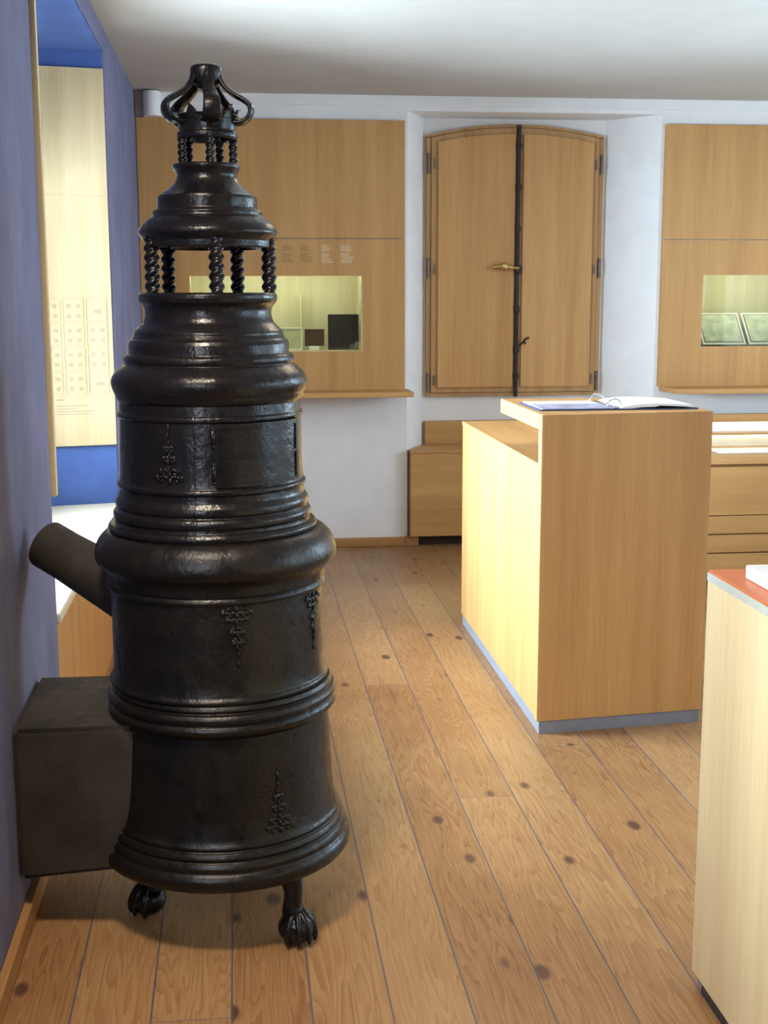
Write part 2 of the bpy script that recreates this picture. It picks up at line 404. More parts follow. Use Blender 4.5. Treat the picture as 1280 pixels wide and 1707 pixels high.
ux, uy = -.9775, -.211
def bp(s, off=0): return (-.556+ux*s+uy*(-off)*-1, 5.925+uy*s-off)
t = thing('text_board', 'tall pale oak panel with a printed table of boxes, hung in the blue niche', 'board', (-.85, 5.85, .87))
A = (-.556, 5.925); B = (A[0]+ux*.62, A[1]+uy*.62)
obj('panel', prism(BM(), [A, B, (B[0]-uy*.02, B[1]+.0195), (A[0]-.004, A[1]+.0195)], .871, 2.52, .001), PALE_BOARD, t)
def strip(m, s0, s1, z0, z1):
    p = [(-.556+ux*s, 5.9242+uy*s) for s in (s0, s1)]
    prism(m, [p[0], p[1], (p[1][0], p[1][1]+.0015), (p[0][0], p[0][1]+.0015)], z0, z1)
m = BM(); mt = BM()
cols = [(.022, .112), (.124, .214), (.226, .316)]
rnd = random.Random(3)
for r in range(4):
    zt = 1.530-r*.108; zb = zt-.100
    for ci, (a, b) in enumerate(cols):
        for q in ((a, b, zt-.0012, zt), (a, b, zb, zb+.0012), (a, a+.0012, zb, zt), (b-.0012, b, zb, zt)): strip(m, *q)
        single = (ci == 0 and r in (0, 3))
        for k in ([0] if single else [0, 1]):
            for j in ([0] if single else [0, 1]):
                for ln in range(3):
                    cxm = (a+b)/2 if single else a+.025+.042*j
                    wl = (.028 if single else .013)*rnd.uniform(.6, 1)
                    zc = zt-(.050 if single else (.026+.044*k))-ln*.0062
                    strip(mt, cxm-wl, cxm+wl*rnd.uniform(.5, 1), zc-.0014, zc+.0014)
for q in ((.01, .33, 1.541, 1.5418), (.01, .33, 1.098, 1.0988)): strip(m, *q)
strip(mt, .225, .262, 1.079, 1.083)
for i, ln in enumerate((.14, .09, .17, .15)): strip(mt, .262-ln, .262, 1.052-i*.0125, 1.0545-i*.0125)
obj('printed_table', m, INK_FAINT, t); obj('printed_lettering', mt, INK_FAINT, t)
strip_m = BM(); strip(strip_m, 0, .6, 1.979, 1.9798); obj('board_joint', strip_m, INK_FAINT, t)

t = obj('text_board', prism(BM(), [(-.540, 3.825), (-.540, 3.860), (-1.15, 4.015), (-1.15, 3.98)], .958, 2.598, .003), PALE, origin=(-.85, 3.93, .958))
tag(t, 'narrow pale wooden board edge standing up the near corner of the blue niche', 'board')

# ------------------------------------------------------------------ show cases on the back wall
def show_case(label, x0, x1, cx0, cx1, cz0, cz1, shelf_pts, shelf_label):
    t = thing('display_cabinet', label, 'display case', ((x0+x1)/2, BY, .975), 'lit wall display cases')
    yf = 7.75
    obj('upper_panel', bx(x0, x1, yf, BY, 1.875, 2.555, bev=.002), OAK, t)
    m = BM(); a, b = .975, 1.870
    for q in ((x0, cx0, a, b), (cx1, x1, a, b), (cx0, cx1, a, cz0), (cx0, cx1, cz1, b)): box(m, q[0], q[1], yf, BY, q[2], q[3])
    bmesh.ops.remove_doubles(m, verts=m.verts, dist=1e-5)
    obj('lower_panel', m, OAK, t)
    # lining of the case, set in the wall
    m = BM(); e = .02; yb = 8.16
    zt = cz1+.075
    box(m, cx0-e, cx0, BY, yb, cz0-e, zt+e); box(m, cx1, cx1+e, BY, yb, cz0-e, zt+e)
    box(m, cx0, cx1, BY, yb, cz0-e, cz0); box(m, cx0, cx1, BY, yb, zt, zt+e); box(m, cx0-e, cx1+e, yb, yb+e, cz0-e, zt+e)
    obj('case_lining', m, CASE, t)
    obj('lamp', bx(cx0+.05, cx1-.05, BY+.02, BY+.045, cz1+.035, cz1+.06, bev=.003), TUBE, t)
    obj('glass_pane', bx(cx0, cx1, 7.756, 7.762, cz0, cz1), GLASS, t)
    obj('pane_edge', bx(cx1-.005, cx1, 7.748, 7.7555, cz0, cz1), PALE, t)
    s = obj('wall_shelf', prism(BM(), shelf_pts, .945, .975, .003), OAK_X); tag(s, shelf_label, 'shelf')
    return t
t = show_case('oak wall panel with a lit glazed case, behind the black stove', WX+.003, 1.013, -.27, .753, 1.207, 1.655,
          [(WX+.003, 7.50), (1.035, 7.50), (1.035, 7.74), (1.03, BY), (WX+.003, BY)], 'long thin oak ledge under the case behind the stove')
m = BM(); mp = BM(); rnd = random.Random(11)
for i, x in enumerate((.277, .388, .512, .627)):
    for g, (za, n) in enumerate(((1.832, 4), (1.785, 3), (1.755, 3))):
        for k in range(n):
            wl = rnd.uniform(.04, .075); z = za-k*.0095
            box(m if i < 2 else mp, x, x+wl, 7.7485, 7.7505, z-.0022, z+.0006)
obj('lettering', m, plain('brown_ink', (.20, .11, .05), .7), t); obj('lettering', mp, INK_PALE, t)['label'] = 'pale lettering'
show_case('oak wall panel with a lit glazed case at the right, beyond the shutters', 2.605, 3.69, 2.872, 3.60, 1.22, 1.66,
          [(2.62, BY), (2.645, 7.50), (3.69, 7.50), (3.69, BY)], 'oak ledge under the case right of the shutters')

# things inside the left case
def framed(name, label, cat, x0, x1, z0, z1, y, fw, fm, pm, label_strip=None):
    t = thing(name, label, cat, ((x0+x1)/2, y, z0))
    m = BM()
    box(m, x0, x0+fw, y, y+.015, z0, z1, .001); box(m, x1-fw, x1, y, y+.015, z0, z1, .001)
    box(m, x0+fw, x1-fw, y, y+.015, z0, z0+fw, .001); box(m, x0+fw, x1-fw, y, y+.015, z1-fw, z1, .001)
    obj('frame', m, fm, t); obj('picture', bx(x0+fw*.9, x1-fw*.9, y+.004, y+.012, z0+fw*.9, z1-fw*.9), pm, t)
    obj('prop', prism(BM(), [((x0+x1)/2-.01, y+.012), ((x0+x1)/2+.01, y+.012), ((x0+x1)/2+.01, y+.06), ((x0+x1)/2-.01, y+.06)], z0, z0+(z1-z0)*.5), WHITE, t)
    return t
framed('picture_frame', 'pale picture in a thin white frame in the left case, half behind the stove', 'picture', .17, .401, 1.2075, 1.345, 7.95, .008, WHITE, GREENPIC)
framed('picture_frame', 'small square brown picture between the white frame and the dark picture', 'picture', .418, .538, 1.231, 1.334, 7.97, .004, BROWNPIC, BROWNPIC)
obj_l = obj('label_card', bx(.442, .505, 7.945, 7.985, 1.2075, 1.231, bev=.002), PAPER); tag(obj_l, 'tiny white block label under the small brown picture', 'label')
framed('picture_frame', 'larger dark square picture at the right end of the left case', 'picture', .559, .748, 1.2075, 1.425, 7.93, .004, DARKPIC, DARKPIC)
o = obj('label_card', bx(.690, .728, 7.915, 7.919, 1.2075, 1.245), plain('grey_card', (.10, .12, .14), .5)); tag(o, 'small grey card at the foot of the dark picture', 'label')
o = obj('glass_divider', bx(.396, .400, 7.99, 8.15, 1.2075, 1.545, bev=.001), plain('glass_edge', (.72, .76, .55), .3)); tag(o, 'thin pale upright divider in the left case above the white frame', 'divider')

# documents on a slope in the right case
for i, (xa, lab) in enumerate(((2.905, 'left of two framed engraved sheets lying on a slope in the right case'), (3.205, 'right of two framed engraved sheets lying on a slope in the right case'))):
    t = thing('document', lab, 'document', (xa+.14, 7.9, 1.224))
    def slope(m, x0, x1, u0, u1, th, lift=0):
        pts = [(7.80+.17*u, 1.229+.19*u) for u in (u0, u1)]
        n = Vector((0, -.19, .17)).normalized()
        vs = []
        for d in (lift, lift+th):
            for (yy, zz) in pts:
                for xx in (x0, x1): vs.append(m.verts.new((xx, yy+n.y*d, zz+n.z*d)))
        for q in ((0, 1, 3, 2), (4, 6, 7, 5), (0, 4, 5, 1), (2, 3, 7, 6), (0, 2, 6, 4), (1, 5, 7, 3)): m.faces.new([vs[k] for k in q])
    m = BM(); slope(m, xa, xa+.28, 0, 1, .006); obj('board', m, WHITE, t)
    m = BM(); slope(m, xa+.012, xa+.268, .05, .95, .002, .006); obj('sheet_edge', m, INK, t)
    m = BM(); slope(m, xa+.018, xa+.262, .075, .925, .002, .0075); obj('sheet', m, BRASSY_DOC, t)
o = obj('document_stand', extrude_xz(BM(), [(2.885, 1.2225), (3.55, 1.2225), (3.55, 1.42), (2.885, 1.42)], 8.0, 8.02), CASE); tag(o, 'pale upright rest behind the engraved sheets in the right case', 'stand')

# ------------------------------------------------------------------ shutters in the recess
t = thing('window_shutters', 'pair of arched oak window shutters with a dark iron bar between them', 'shutter', (1.76, 8.05, .91))
def zarc(x, top=2.565, side=2.50, xc=1.755, hw=.55): 
    return top-(top-side)*((x-xc)/hw)**2
def arch_poly(x0, x1, z0, drop=0, n=14):
    pts = [(x0, z0), (x1, z0)]
    for k in range(n+1):
        x = x1+(x0-x1)*k/n; pts.append((x, zarc(x)-drop))
    return pts
# frame fixed round both leaves
m = BM()
outer = arch_poly(1.185, 2.305, .905, -.012); 
for x0, x1 in ((1.185, 1.212), (2.278, 2.305)): extrude_xz(m, [(x0, .905), (x1, .905), (x1, zarc(x1)), (x0, zarc(x0))], 8.045, 8.08)
box(m, 1.212, 2.278, 8.045, 8.08, .905, .925)
n = 20
for k in range(n):
    xa = 1.185+(2.305-1.185)*k/n; xb = 1.185+(2.305-1.185)*(k+1)/n
    extrude_xz(m, [(xa, zarc(xa)-.004), (xb, zarc(xb)-.004), (xb, zarc(xb)+.014), (xa, zarc(xa)+.014)], 8.045, 8.08)
obj('shutter_frame', m, OAK_FRAME, t)
for x0, x1, px0, px1 in ((1.214, 1.748, 1.255, 1.737), (1.772, 2.276, 1.790, 2.237)):
    lf = obj('shutter_leaf', extrude_xz(BM(), arch_poly(x0, x1, .928, .008), 8.035, 8.06, .002), OAK_FRAME, t)
    obj('raised_panel', extrude_xz(BM(), arch_poly(px0, px1, .962, .045), 8.018, 8.036, .003), OAK_SHUT, lf)
m = BM(); box(m, 1.749, 1.771, 8.012, 8.034, .900, 2.575, .004)
for z in (2.45, 2.2, 1.95, 1.45, 1.2, 1.03): box(m, 1.744, 1.776, 8.006, 8.03, z-.018, z+.018, .004)
obj('locking_bar', m, DARK_IRON, t)
hd = BM(); sweep(hd, [(1.76, 7.99, 1.705), (1.73, 7.985, 1.707), (1.70, 7.98, 1.712), (1.665, 7.978, 1.715), (1.62, 7.985, 1.712), (1.60, 7.99, 1.708)], [.010, .009, .013, .018, .010, .014], 12)
blob(hd, (1.665, 7.978, 1.715), .024, .022, .026)
obj('handle', hd, BRASS, t); 
m = BM(); box(m, 1.745, 1.782, 7.985, 8.03, 1.675, 1.725, .006); obj('lock_case', m, DARK_IRON, t)
m = BM(); sweep(m, [(1.775, 8.008, 1.225), (1.80, 8.0, 1.245), (1.808, 7.995, 1.262), (1.835, 7.995, 1.275)], .006, 8); sweep(m, [(1.808, 7.995, 1.262), (1.812, 7.995, 1.232)], .005, 8); obj('latch', m, DARK_IRON, t)
for x in (1.197, 2.291):
    for z in (2.335, 1.70, .99):
        m = BM(); sweep(m, [(x, 8.036, z-.055), (x, 8.036, z+.055)], .009, 10)
        for k in (-.022, .018): sweep(m, [(x, 8.036, z+k), (x, 8.036, z+k+.004)], .0115, 10)
        blob(m, (x, 8.036, z+.058), .009, .009, .010); obj('hinge', m, HINGE, t)
for x in (1.236, 2.256):
    for z in (2.34, 1.70, 1.01):
        obj('screw_plate', bx(x-.006, x+.006, 8.028, 8.036, z-.03, z+.03, bev=.002), HINGE, t)

# seat in the recess
t = thing('storage_bench', 'oak window seat with a low back step, under the shutters', 'bench', (1.8, 7.9, .06))
obj('seat_body', prism(BM(), [(1.045, 7.71), (2.60, 7.71), (2.575, 7.80), (2.33, 8.07), (1.185, 8.07), (1.045, 7.79)], .065, .585), OAK_X, t)
obj('seat_top', prism(BM(), [(1.042, 7.70), (2.60, 7.70), (2.575, 7.79), (2.325, 8.075), (1.18, 8.075), (1.042, 7.785)], .585, .600, .002), OAK_X, t)
obj('back_step', bx(1.178, 2.322, 8.03, 8.078, .600, .748, bev=.003), OAK_X, t)
obj('plinth', bx(1.11, 2.5, 7.79, 7.9, 0, .065), DARKGAP, t)

# ------------------------------------------------------------------ drawer cabinet at the right
t = thing('drawer_cabinet', 'long low oak drawer cabinet with a stepped lit top, behind the lectern', 'cabinet', (3.05, 7.0, 0))
X0, X1 = 2.40, 3.69
obj('body', bx(X0, X1, 6.52, 7.45, .05, .65), OAK_X, t)
obj('front_board', bx(X0, X1, 6.50, 6.52, .375, .635), OAK_X, t)
for k in range(3): obj('drawer', bx(X0+.01, X1-.01, 6.50, 6.52, .371-.103*(k+1)+.005, .371-.103*k-.002, bev=.002), OAK_X, t)
obj('worktop', bx(X0, X1, 6.49, 7.45, .65, .687, bev=.002), OAK_X, t)
obj('upstand', bx(X0, X1, 7.0, 7.03, .687, .748), PALE_H, t)
obj('shelf_top', bx(X0, X1, 6.985, 7.55, .750, .762, bev=.002), OAK_X, t)
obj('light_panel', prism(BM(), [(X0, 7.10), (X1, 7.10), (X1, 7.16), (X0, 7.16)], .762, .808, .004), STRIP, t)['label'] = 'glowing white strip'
obj('lamp', bx(X0+.05, X1-.05, 6.99, 7.0, .738, .748), UNDER, t)
obj('back_rail', bx(X0, X1, 7.55, 7.60, .748, .815, bev=.003), OAK_X, t)
obj('plinth', bx(X0+.02, X1, 6.55, 7.4, 0, .05), PLINTH, t)
o = obj('leaflet', bx(2.60, 2.98, 6.66, 6.86, .6875, .693, bev=.001), PAPER); tag(o, 'pale flat sheet lying on the low oak cabinet top', 'paper')

# ------------------------------------------------------------------ central lectern cabinet
t = thing('lectern_cabinet', 'tall oak lectern cabinet with an overhanging reading top, middle of the room', 'cabinet', (1.35, 5.05, 0))
FA, FB = (1.030, 4.262), (1.659, 4.328)
obj('front_panel', prism(BM(), [FA, FB, (1.659, 4.378), (1.030, 4.312)], .048, 1.14, .0015), OAK, t)
obj('body', prism(BM(), [(1.035, 4.3125), (1.655, 4.3785), (1.655, 5.84), (1.035, 5.84)], .048, .945, .0015), OAK, t)
obj('body_top', prism(BM(), [(1.033, 4.3125), (1.657, 4.3785), (1.657, 5.845), (1.033, 5.845)], .945, .965, .0015), OAK_H, t)
obj('reading_top', prism(BM(), [(1.030, 4.3125), (1.659, 4.3785), (1.659, 4.93), (1.030, 4.96)], 1.086, 1.14, .0015), OAK_H, t)
obj('plinth', prism(BM(), [(1.040, 4.269), (1.652, 4.334), (1.650, 5.83), (1.040, 5.83)], 0, .048), PLINTH, t)['label'] = 'grey plinth'

# ring binder lying open on the lectern
t = thing('ring_binder', 'open ring binder with two big metal rings on the lectern top', 'book', (1.34, 4.6, 1.14))
zb = 1.1405
obj('cover', bx(1.055, 1.635, 4.41, 4.74, zb, zb+.004, bev=.001), BLUE_COVER, t)
obj('left_page', bx(1.065, 1.325, 4.415, 4.60, zb+.0045, zb+.008, bev=.001), PAPER_SHEEN, t)['label'] = 'page with a painted blue sheen'
obj('far_page', bx(1.065, 1.325, 4.602, 4.73, zb+.0045, zb+.008, bev=.001), PAPER, t)
m = BM(); seg = 18; top = []; 
P = [(1.352, .006), (1.375, .013), (1.42, .019), (1.48, .021), (1.56, .018), (1.622, .014)]
pts = spline(P, 5)
poly = [(x, zb+z) for x, z in pts] + [(x, zb+z-.0075-.004*((x-1.352)/.27 < .5)) for x, z in pts[::-1]]
extrude_xz(m, [(x, max(z, zb+.0045)) if i >= len(pts) else (x, z) for i, (x, z) in enumerate(poly)], 4.418, 4.735)
obj('page_stack', m, PAPER, t, smooth=True, angle=40)
obj('spine', bx(1.328, 1.352, 4.43, 4.72, zb+.0045, zb+.009, bev=.001), STEEL, t)
for y in (4.455, 4.69):
    pts = [(1.340+.028*cos(a), y, zb+.006+.030*sin(a)) for a in [PI*k/14 for k in range(15)]]
    obj('ring', sweep(BM(), pts, .003, 8, up=Vector((0, 1, 0))), STEEL, t, smooth=True)

# ------------------------------------------------------------------ counter in the right foreground
t = thing('counter', 'pale oak counter with orange top in the right foreground', 'counter', (1.4, 1.85, 0))
obj('body', bx(1.0, 1.78, 1.15, 2.60, .03, .938, bev=.001), PALE, t)
obj('plinth', bx(1.012, 1.77, 1.16, 2.59, 0, .03), PLINTH, t)
obj('edge_band', bx(.9985, 1.782, 1.148, 2.602, .938, .956, bev=.001), EDGEBAND, t)['label'] = 'grey edge band'
obj('counter_top', bx(1.001, 1.78, 1.15, 2.6, .956, .961, bev=.001), ORANGE, t)['label'] = 'orange top'
obj('dark_slot', bx(.9975, .9998, 2.40, 2.53, .012, .030), DARKGAP, t)  # thin dark strip painted in for the shaded slot gap at the foot
o = obj('white_case', bx(1.046, 1.50, 2.15, 2.51, .9615, .990, bev=.003), WHITE); tag(o, 'flat white slab lying on the orange counter top', 'box')

# white fitting in the corner under the ceiling
m = BM(); n = 16
pts = [(-.50, 2.565), (-.50, 2.695)]
prof = [(-.505, 7.78), (-.505, 7.70)] + [(-.455+.05*cos(a), 7.70+.05*sin(a)*-1) for a in [PI-PI*k/12 for k in range(13)]] + [(-.405, 7.78)]
prism(m, prof[::-1], 2.555, 2.692, .004)
o = obj('wall_fitting', m, WHITE); tag(o, 'small white rounded fitting in the corner below the ceiling', 'fixture')

# ------------------------------------------------------------------ the cast iron stove
SX, SY = -.058, 3.10
stove = thing('cast_iron_stove', 'tall black cast iron column stove with a crown top beside the blue wall', 'stove', (SX, SY, 0))
def prof_obj(name, prof, mat, cx, wob=.002, label=None):
    o = obj(name, lathe(BM(), prof, cx, SY, 144, wob), mat, stove, smooth=True, angle=38)
    if label: o['label'] = label
    return o
def smooth_prof(pts):   # points marked sharp keep corners; runs between are splined
    out = []; run = []
    for p in pts:
        run.append(p[:2])
        if len(p) > 2:
            out += spline(run, 6) if len(run) > 2 else run
            run = [p[:2]]
    out += spline(run, 6) if len(run) > 2 else run
    q = [out[0]]
    for p in out[1:]:
        if abs(p[0]-q[-1][0])+abs(p[1]-q[-1][1]) > 1e-5: q.append(p)
    return q
S = 's'
base = [(.02, .190, S), (.285, .186, S), (.300, .180, S), (.309, .182), (.315, .195), (.314, .210), (.308, .220, S), (.303, .226), (.304, .236), (.299, .246, S), (.294, .250), (.297, .258), (.292, .268, S),
        (.286, .272), (.288, .280), (.283, .288, S), (.279, .30), (.273, .336), (.268, .40), (.265, .46), (.262, .52), (.261, .535, S), (.272, .545, S),
        (.279, .550), (.2815, .560), (.277, .569, S), (.274, .573), (.280, .578), (.281, .588), (.276, .596, S), (.268, .600), (.271, .607), (.266, .616, S), (.24, .62, S), (.02, .62)]
mid = [(.02, .615, S), (.262, .615, S), (.266, .618), (.268, .626), (.262, .634, S), (.258, .66), (.2575, .72), (.257, .80), (.257, .850, S), (.262, .853), (.2635, .860), (.259, .868, S),
       (.263, .872), (.264, .885), (.265, .893, S), (.274, .903), (.287, .915), (.2925, .930), (.291, .948), (.283, .968), (.272, .982), (.262, .990, S), (.248, .993, S), (.02, .993)]
up = [(.02, .99, S), (.246, .99, S), (.2505, .996), (.251, 1.004), (.246, 1.011, S), (.236, 1.012), (.234, 1.020, S), (.2375, 1.026), (.238, 1.036), (.234, 1.043, S), (.229, 1.048), (.232, 1.055), (.2315, 1.066), (.227, 1.074, S), (.2225, 1.082), (.2215, 1.096, S),
      (.226, 1.100), (.2265, 1.107), (.2215, 1.113, S), (.2185, 1.13), (.217, 1.20), (.2165, 1.262, S), (.221, 1.266), (.221, 1.274), (.2165, 1.278, S), (.2155, 1.300, S), (.222, 1.308), (.226, 1.320, S), (.2285, 1.325), (.2325, 1.340), (.232, 1.352), (.226, 1.365), (.213, 1.378), (.203, 1.386, S),
      (.2005, 1.389), (.203, 1.396), (.2025, 1.404), (.198, 1.410, S), (.192, 1.411), (.190, 1.418, S), (.191, 1.434, S), (.187, 1.443), (.182, 1.447), (.1765, 1.4560, S), (.175, 1.463), (.165, 1.474), (.155, 1.485), (.150, 1.500), (.150, 1.514), (.155, 1.524), (.161, 1.531), (.164, 1.540, S), (.163, 1.548), (.158, 1.553, S), (.150, 1.550, S), (.02, 1.545)]
cap = [(.02, 1.690, S), (.120, 1.672, S), (.140, 1.655, S), (.147, 1.656), (.149, 1.664), (.150, 1.672, S), (.158, 1.682), (.1625, 1.690), (.161, 1.698), (.153, 1.710), (.140, 1.721), (.130, 1.727, S), (.1285, 1.731), (.129, 1.737), (.125, 1.742, S), (.118, 1.743, S), (.1165, 1.748), (.117, 1.768, S), (.115, 1.774, S),
       (.104, 1.780), (.090, 1.790), (.078, 1.801), (.0715, 1.812), (.070, 1.822), (.074, 1.831), (.0785, 1.838, S), (.079, 1.843), (.076, 1.847, S), (.070, 1.846, S), (.02, 1.842)]
PB, PM, PU, PC = map(smooth_prof, (base, mid, up, cap))
prof_obj('base_section', PB, IRON_MID, -.053)
prof_obj('middle_section', PM, IRON_MID, -.060)
us = prof_obj('upper_section', PU, IRON, -.066)
cp_ = prof_obj('cap', PC, IRON, -.062)

def r_at(prof, z):
    best = 0
    for (r0, z0), (r1, z1) in zip(prof, prof[1:]):
        if z0 != z1 and min(z0, z1) <= z <= max(z0, z1): best = max(best, r0+(r1-r0)*(z-z0)/(z1-z0))
    return best
def on(cx, r, a, z): return Vector((cx+r*sin(a), SY-r*cos(a), z))

# twisted columns: two-strand barley twist
def column_bm(x, y, z0, z1, r, turns):
    m = BM(); seg = 16; n = int(turns*14); rings = []
    for i in range(n+1):
        f = i/n; z = z0+(z1-z0)*f; tw = 2*PI*turns*f
        e = .5 if 0.04 < f < .96 else .15
        rg = []
        for k in range(seg):
            a = 2*PI*k/seg
            rr = r*(1+.17*e*2*cos(2*a-tw))*(1 if .03 < f < .97 else 1.1)
            rr *= 1+.10*cos(2*tw/2*1)*0
            ox = oy = 0
            rg.append(m.verts.new((x+ox+rr*cos(a)*.9, y+oy+rr*sin(a)*.9, z)))
        rings.append(rg)
    for A_, B_ in zip(rings, rings[1:]):
        for k in range(seg): m.faces.new((A_[k], A_[(k+1) % seg], B_[(k+1) % seg], B_[k]))
    m.faces.new(rings[0][::-1]); m.faces.new(rings[-1]); return m
ph = math.radians(8)
for k in range(5):
    a = ph+k*2*PI/5
    p = on(-.062, .143, a, 0); obj('twisted_column', column_bm(p.x, p.y, 1.545, 1.675, .0172, 6), IRON, stove, smooth=True)
for k in range(5):
    a = ph+k*2*PI/5
    p = on(-.060, .062, a, 0); obj('small_twisted_column', column_bm(p.x, p.y, 1.840, 1.915, .0105, 5), IRON, stove, smooth=True)
# crown
CXc = -.058
ring = smooth_prof([(.058, 1.905, S), (.066, 1.902), (.0705, 1.908), (.0705, 1.916, S), (.0665, 1.920), (.067, 1.935), (.0695, 1.948), (.073, 1.955, S), (.070, 1.958), (.060, 1.955, S), (.056, 1.93)])
obj('crown_ring', lathe(BM(), ring, CXc, SY, 96, .004, close=True), IRON, stove, smooth=True, angle=45)
sp = spline([(.066, 1.940), (.082, 1.941), (.096, 1.950), (.1035, 1.965), (.100, 1.981), (.085, 1.993), (.066, 2.003), (.048, 2.016), (.035, 2.034), (.030, 2.052)], 5)
for k in range(5):
    a = ph+k*2*PI/5; m = BM(); rings = []
    for i, (r, z) in enumerate(sp):
        f = i/(len(sp)-1)
        r0, z0 = sp[max(0, i-1)]; r1, z1 = sp[min(len(sp)-1, i+1)]
        tr, tz = r1-r0, z1-z0; ln = math.hypot(tr, tz); nr, nz = tz/ln, -tr/ln
        wd = .0155*(1-f)**.6+.0085; th = .0055
        rg = []
        for j in range(20):
            q = 2*PI*j/20; lx = wd*cos(q); ly = th*sin(q)*(1+.35*abs(sin(3*q)))
            rr, zz = r+nr*ly, z+nz*ly
            c = on(CXc, rr, a, zz); c += Vector((cos(a), sin(a), 0))*lx
            rg.append(m.verts.new(c))
        rings.append(rg)
    for A_, B_ in zip(rings, rings[1:]):
        for j in range(20): m.faces.new((A_[j], A_[(j+1) % 20], B_[(j+1) % 20], B_[j]))
    m.faces.new(rings[0][::-1]); m.faces.new(rings[-1])
    obj('crown_strap', m, IRON, stove, smooth=True, angle=60)
    # pointed leaf between straps
    a2 = a+PI/5; m = BM(); rows = []
    for i in range(7):
        f = i/6; wd = .017*(1-f**1.5)+.0005; r = .068+.014*f*f; z = 1.948+.028*f
        rows.append([m.verts.new(on(CXc, r+d, a2, z)+Vector((cos(a2), sin(a2), 0))*wd*s_) for s_, d in ((-1, 0), (0, .006), (1, 0), (0, -.004))])
    for A_, B_ in zip(rows, rows[1:]):
        for j in range(4): m.faces.new((A_[j], A_[(j+1) % 4], B_[(j+1) % 4], B_[j]))
    m.faces.new(rows[0][::-1]); m.faces.new(rows[-1])
    obj('crown_leaf', m, IRON, stove, smooth=True, angle=50)
fin = smooth_prof([(.004, 2.012, S), (.022, 2.018), (.030, 2.030, S), (.033, 2.037), (.0355, 2.047), (.036, 2.058), (.033, 2.066), (.022, 2.070), (.012, 2.068), (.003, 2.067)])
obj('crown_finial', lathe(BM(), fin, CXc, SY, 48, .02), IRON, stove, smooth=True, angle=60)

# door on the upper section: curved plate with frame, hinges and latch
def curved_plate(prof, cx, a0, a1, z0, z1, lift, th=.004, n=24, nz=6):
    m = BM(); outer = []; inner = []
    for j in range(nz+1):
        z = z0+(z1-z0)*j/nz; r = max(r_at(prof, z), .01)
        outer.append([m.verts.new(on(cx, r+lift, a0+(a1-a0)*i/n, z)) for i in range(n+1)])
        inner.append([m.verts.new(on(cx, r-th, a0+(a1-a0)*i/n, z)) for i in range(n+1)])
    for j in range(nz):
        for i in range(n):
            m.faces.new((outer[j][i], outer[j][i+1], outer[j+1][i+1], outer[j+1][i]))
            m.faces.new((inner[j][i], inner[j+1][i], inner[j+1][i+1], inner[j][i+1]))
    for i in range(n):
        m.faces.new((outer[0][i], inner[0][i], inner[0][i+1], outer[0][i+1])); m.faces.new((outer[nz][i], outer[nz][i+1], inner[nz][i+1], inner[nz][i]))
    for j in range(nz):
        m.faces.new((outer[j][0], outer[j+1][0], inner[j+1][0], inner[j][0])); m.faces.new((outer[j][n], inner[j][n], inner[j+1][n], outer[j+1][n]))
    return m
cyl = [(.2185, 1.10), (.217, 1.29)]
d2r = math.radians
dr = obj('stove_door', curved_plate(cyl, -.066, d2r(3), d2r(66), 1.118, 1.262, .0035), IRON, stove, smooth=True, angle=35)
for a0, a1, z0, z1 in ((3, 66, 1.252, 1.262), (3, 66, 1.118, 1.127), (3, 6, 1.127, 1.252), (63, 66, 1.127, 1.252), (6, 63, 1.186, 1.191)):
    obj('door_moulding', curved_plate(cyl, -.066, d2r(a0), d2r(a1), z0, z1, .007), IRON, dr, smooth=True, angle=35)
for z in (1.150, 1.232):
    p = on(-.066, .2225, d2r(2.0), z)
    m = BM(); sweep(m, [p-Vector((0, 0, .018)), p+Vector((0, 0, .018))], .0055, 10); blob(m, p+Vector((0, 0, .02)), .006, .006, .006); blob(m, p-Vector((0, 0, .02)), .006, .006, .006)
    obj('door_hinge', m, IRON, dr, smooth=True)

# cast relief ornaments
def ornament(prof, cx, a, z0, z1, inverted=False, w=.05, seed=1, mat=IRON):
    rnd = random.Random(seed); m = BM(); H = z1-z0
    def put(u, v, ru, rv, rd=.004, rot=0):
        vv = 1-v if inverted else v
        z = z0+H*vv; r = r_at(prof, z); aa = a+u/r
        B = Matrix((( cos(aa), -sin(aa)*-1*0+0, 0), (sin(aa), 0, 0), (0, 0, 1)))
        t_ = Vector((cos(aa), sin(aa), 0)); nn = Vector((sin(aa), -cos(aa), 0)); zz = Vector((0, 0, 1))
        t2 = t_*cos(rot)+zz*sin(rot); z2 = zz*cos(rot)-t_*sin(rot)
        Bm = Matrix((t2, nn, z2)).transposed()
        blob(m, on(cx, r+.001, aa, z), ru, rd, rv, Bm, 2)
    for k in range(9):
        v = .05+.9*k/8; put(rnd.uniform(-.002, .002), v, .0045*(1.3-v), .0085, .0045)
    for v, ww in ((.08, 1), (.2, .72), (.42, .42), (.6, .30)):
        for s in (-1, 1):
            for q in range(4):
                f = (q+1)/4
                put(s*w*ww*f*.9, v+.05*sin(f*PI), .0065, .0045, .0038, s*(.6-f))
            put(s*w*ww*.95, v+.035, .0058, .006, .005); put(s*w*ww*.6, v-.03, .006, .004, .0035, s*-.7)
    put(0, 1.0, .004, .010, .004)
    obj('relief_ornament', m, mat, stove, smooth=True)
ornament(PU, -.066, d2r(-25), 1.125, 1.255, False, .032, 2)
ornament(PM, -.060, d2r(10.5), .715, .850, True, .034, 3, IRON_MID)
ornament(PM, -.060, d2r(62), .715, .850, True, .034, 4, IRON_MID)
ornament(PB, -.053, d2r(28), .298, .435, False, .034, 5, IRON_MID)

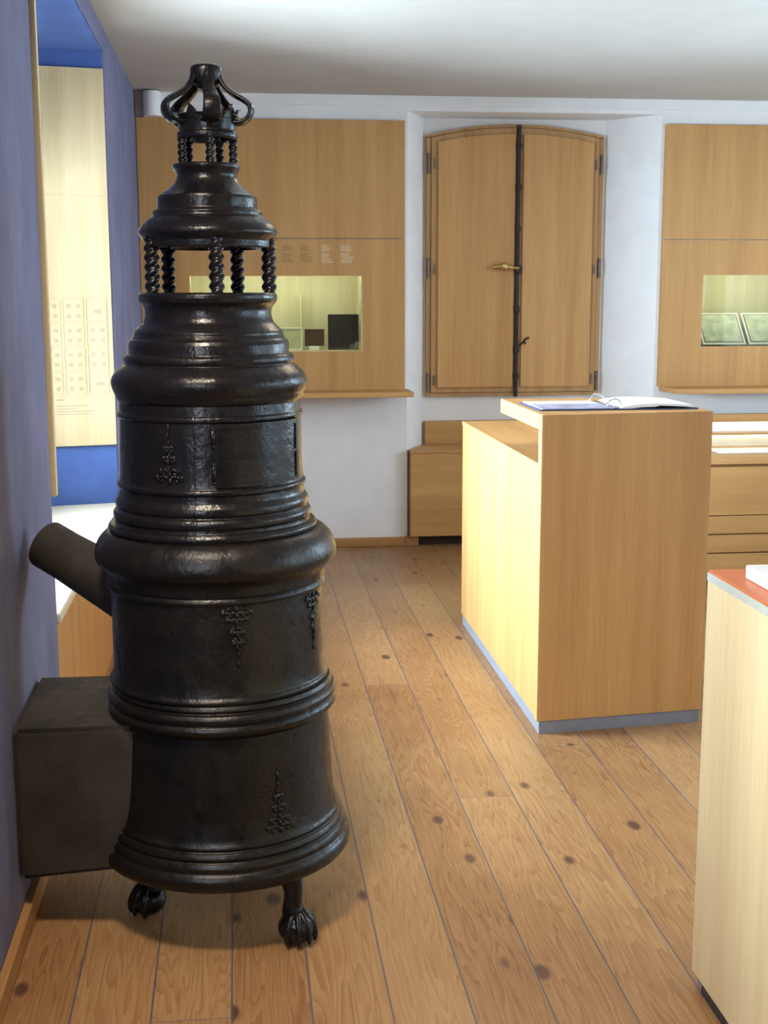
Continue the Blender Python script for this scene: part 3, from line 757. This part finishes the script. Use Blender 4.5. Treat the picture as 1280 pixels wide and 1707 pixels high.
# casting seam running up the sections
def seam(prof, cx, a, z0, z1, mat):
    rnd = random.Random(9); m = BM(); n = max(6, int((z1-z0)/.006)); path = []
    j = 0
    for k in range(n+1):
        z = z0+(z1-z0)*k/n; j += rnd.uniform(-.003, .003); j *= .8
        path.append(on(cx, r_at(prof, z)-.0004, a+j, z))
    sweep(m, path, .0016, 6, up=Vector((0, 1, 0)))
    obj('casting_seam', m, mat, stove)
seam(PU, -.066, d2r(-9), 1.00, 1.505, IRON)
seam(PC, -.062, d2r(-13), 1.675, 1.726, IRON)

# feet: three ball-and-claw legs
def foot(fx, fy):
    d = Vector((fx-SX, fy-SY, 0)).normalized()
    c = Vector((fx, fy, 0)); m = BM()
    path = spline([tuple(c-d*.035+Vector((0, 0, .200))), tuple(c-d*.018+Vector((0, 0, .165))), tuple(c-d*.010+Vector((0, 0, .125))), tuple(c-d*.014+Vector((0, 0, .090))), tuple(c-d*.008+Vector((0, 0, .062)))], 5)
    n = len(path); rad = [.036-.013*min(1, i/(n*.45)) + .010*max(0, (i/n-.65))/.35 for i in range(n)]
    sweep(m, path, rad, 14, up=Vector((d.y, -d.x, 0)))
    blob(m, c+Vector((0, 0, .041)), .0455, .0455, .041, sub=3)
    for q in range(5):
        a = math.atan2(d.y, d.x)+(q-2)*.62
        e = Vector((cos(a), sin(a), 0))
        pts = [c+e*(.006+.040*sin(f*PI*.62))+Vector((0, 0, .040+.038*cos(f*PI*.78))) for f in [k/8 for k in range(9)]]
        sweep(m, pts, [.009, .0095, .0095, .009, .0085, .008, .0075, .006, .004], 10, up=Vector((-e.y, e.x, 0)))
    obj('foot', m, IRON, stove, smooth=True)
foot(.114, 2.885); foot(-.252, 3.075); foot(-.02, 3.34)

# firebox duct to the wall
m = BM()
W0 = [(WX+.001, 3.00, .140), (WX+.001, 3.42, .140), (WX+.001, 3.42, .530), (WX+.001, 3.00, .522)]
W1 = [(-.18, 2.93, .195), (-.18, 3.36, .200), (-.18, 3.36, .545), (-.18, 2.93, .545)]
a_ = [m.verts.new(p) for p in W0]; b_ = [m.verts.new(p) for p in W1]
fs = [m.faces.new(a_[::-1]), m.faces.new(b_)] + [m.faces.new((a_[i], a_[(i+1) % 4], b_[(i+1) % 4], b_[i])) for i in range(4)]
bmesh.ops.bevel(m, geom=list({e for f in fs for e in f.edges}), offset=.012, segments=4, affect='EDGES')
obj('firebox_duct', m, IRON_DUCT, stove, smooth=True, angle=40)
# flue pipe stub rising towards the wall
m = BM(); q0 = Vector((-.16, 3.13, .745)); q1 = Vector((-.505, 3.36, .905))
n = 14; pth = [q0.lerp(q1, k/n) for k in range(n+1)]
sweep(m, pth, [.082-.018*min(1, k/n*1.2) for k in range(n+1)], 40)
fl = obj('flue_pipe', m, IRON_DUCT, stove, smooth=True, angle=40)
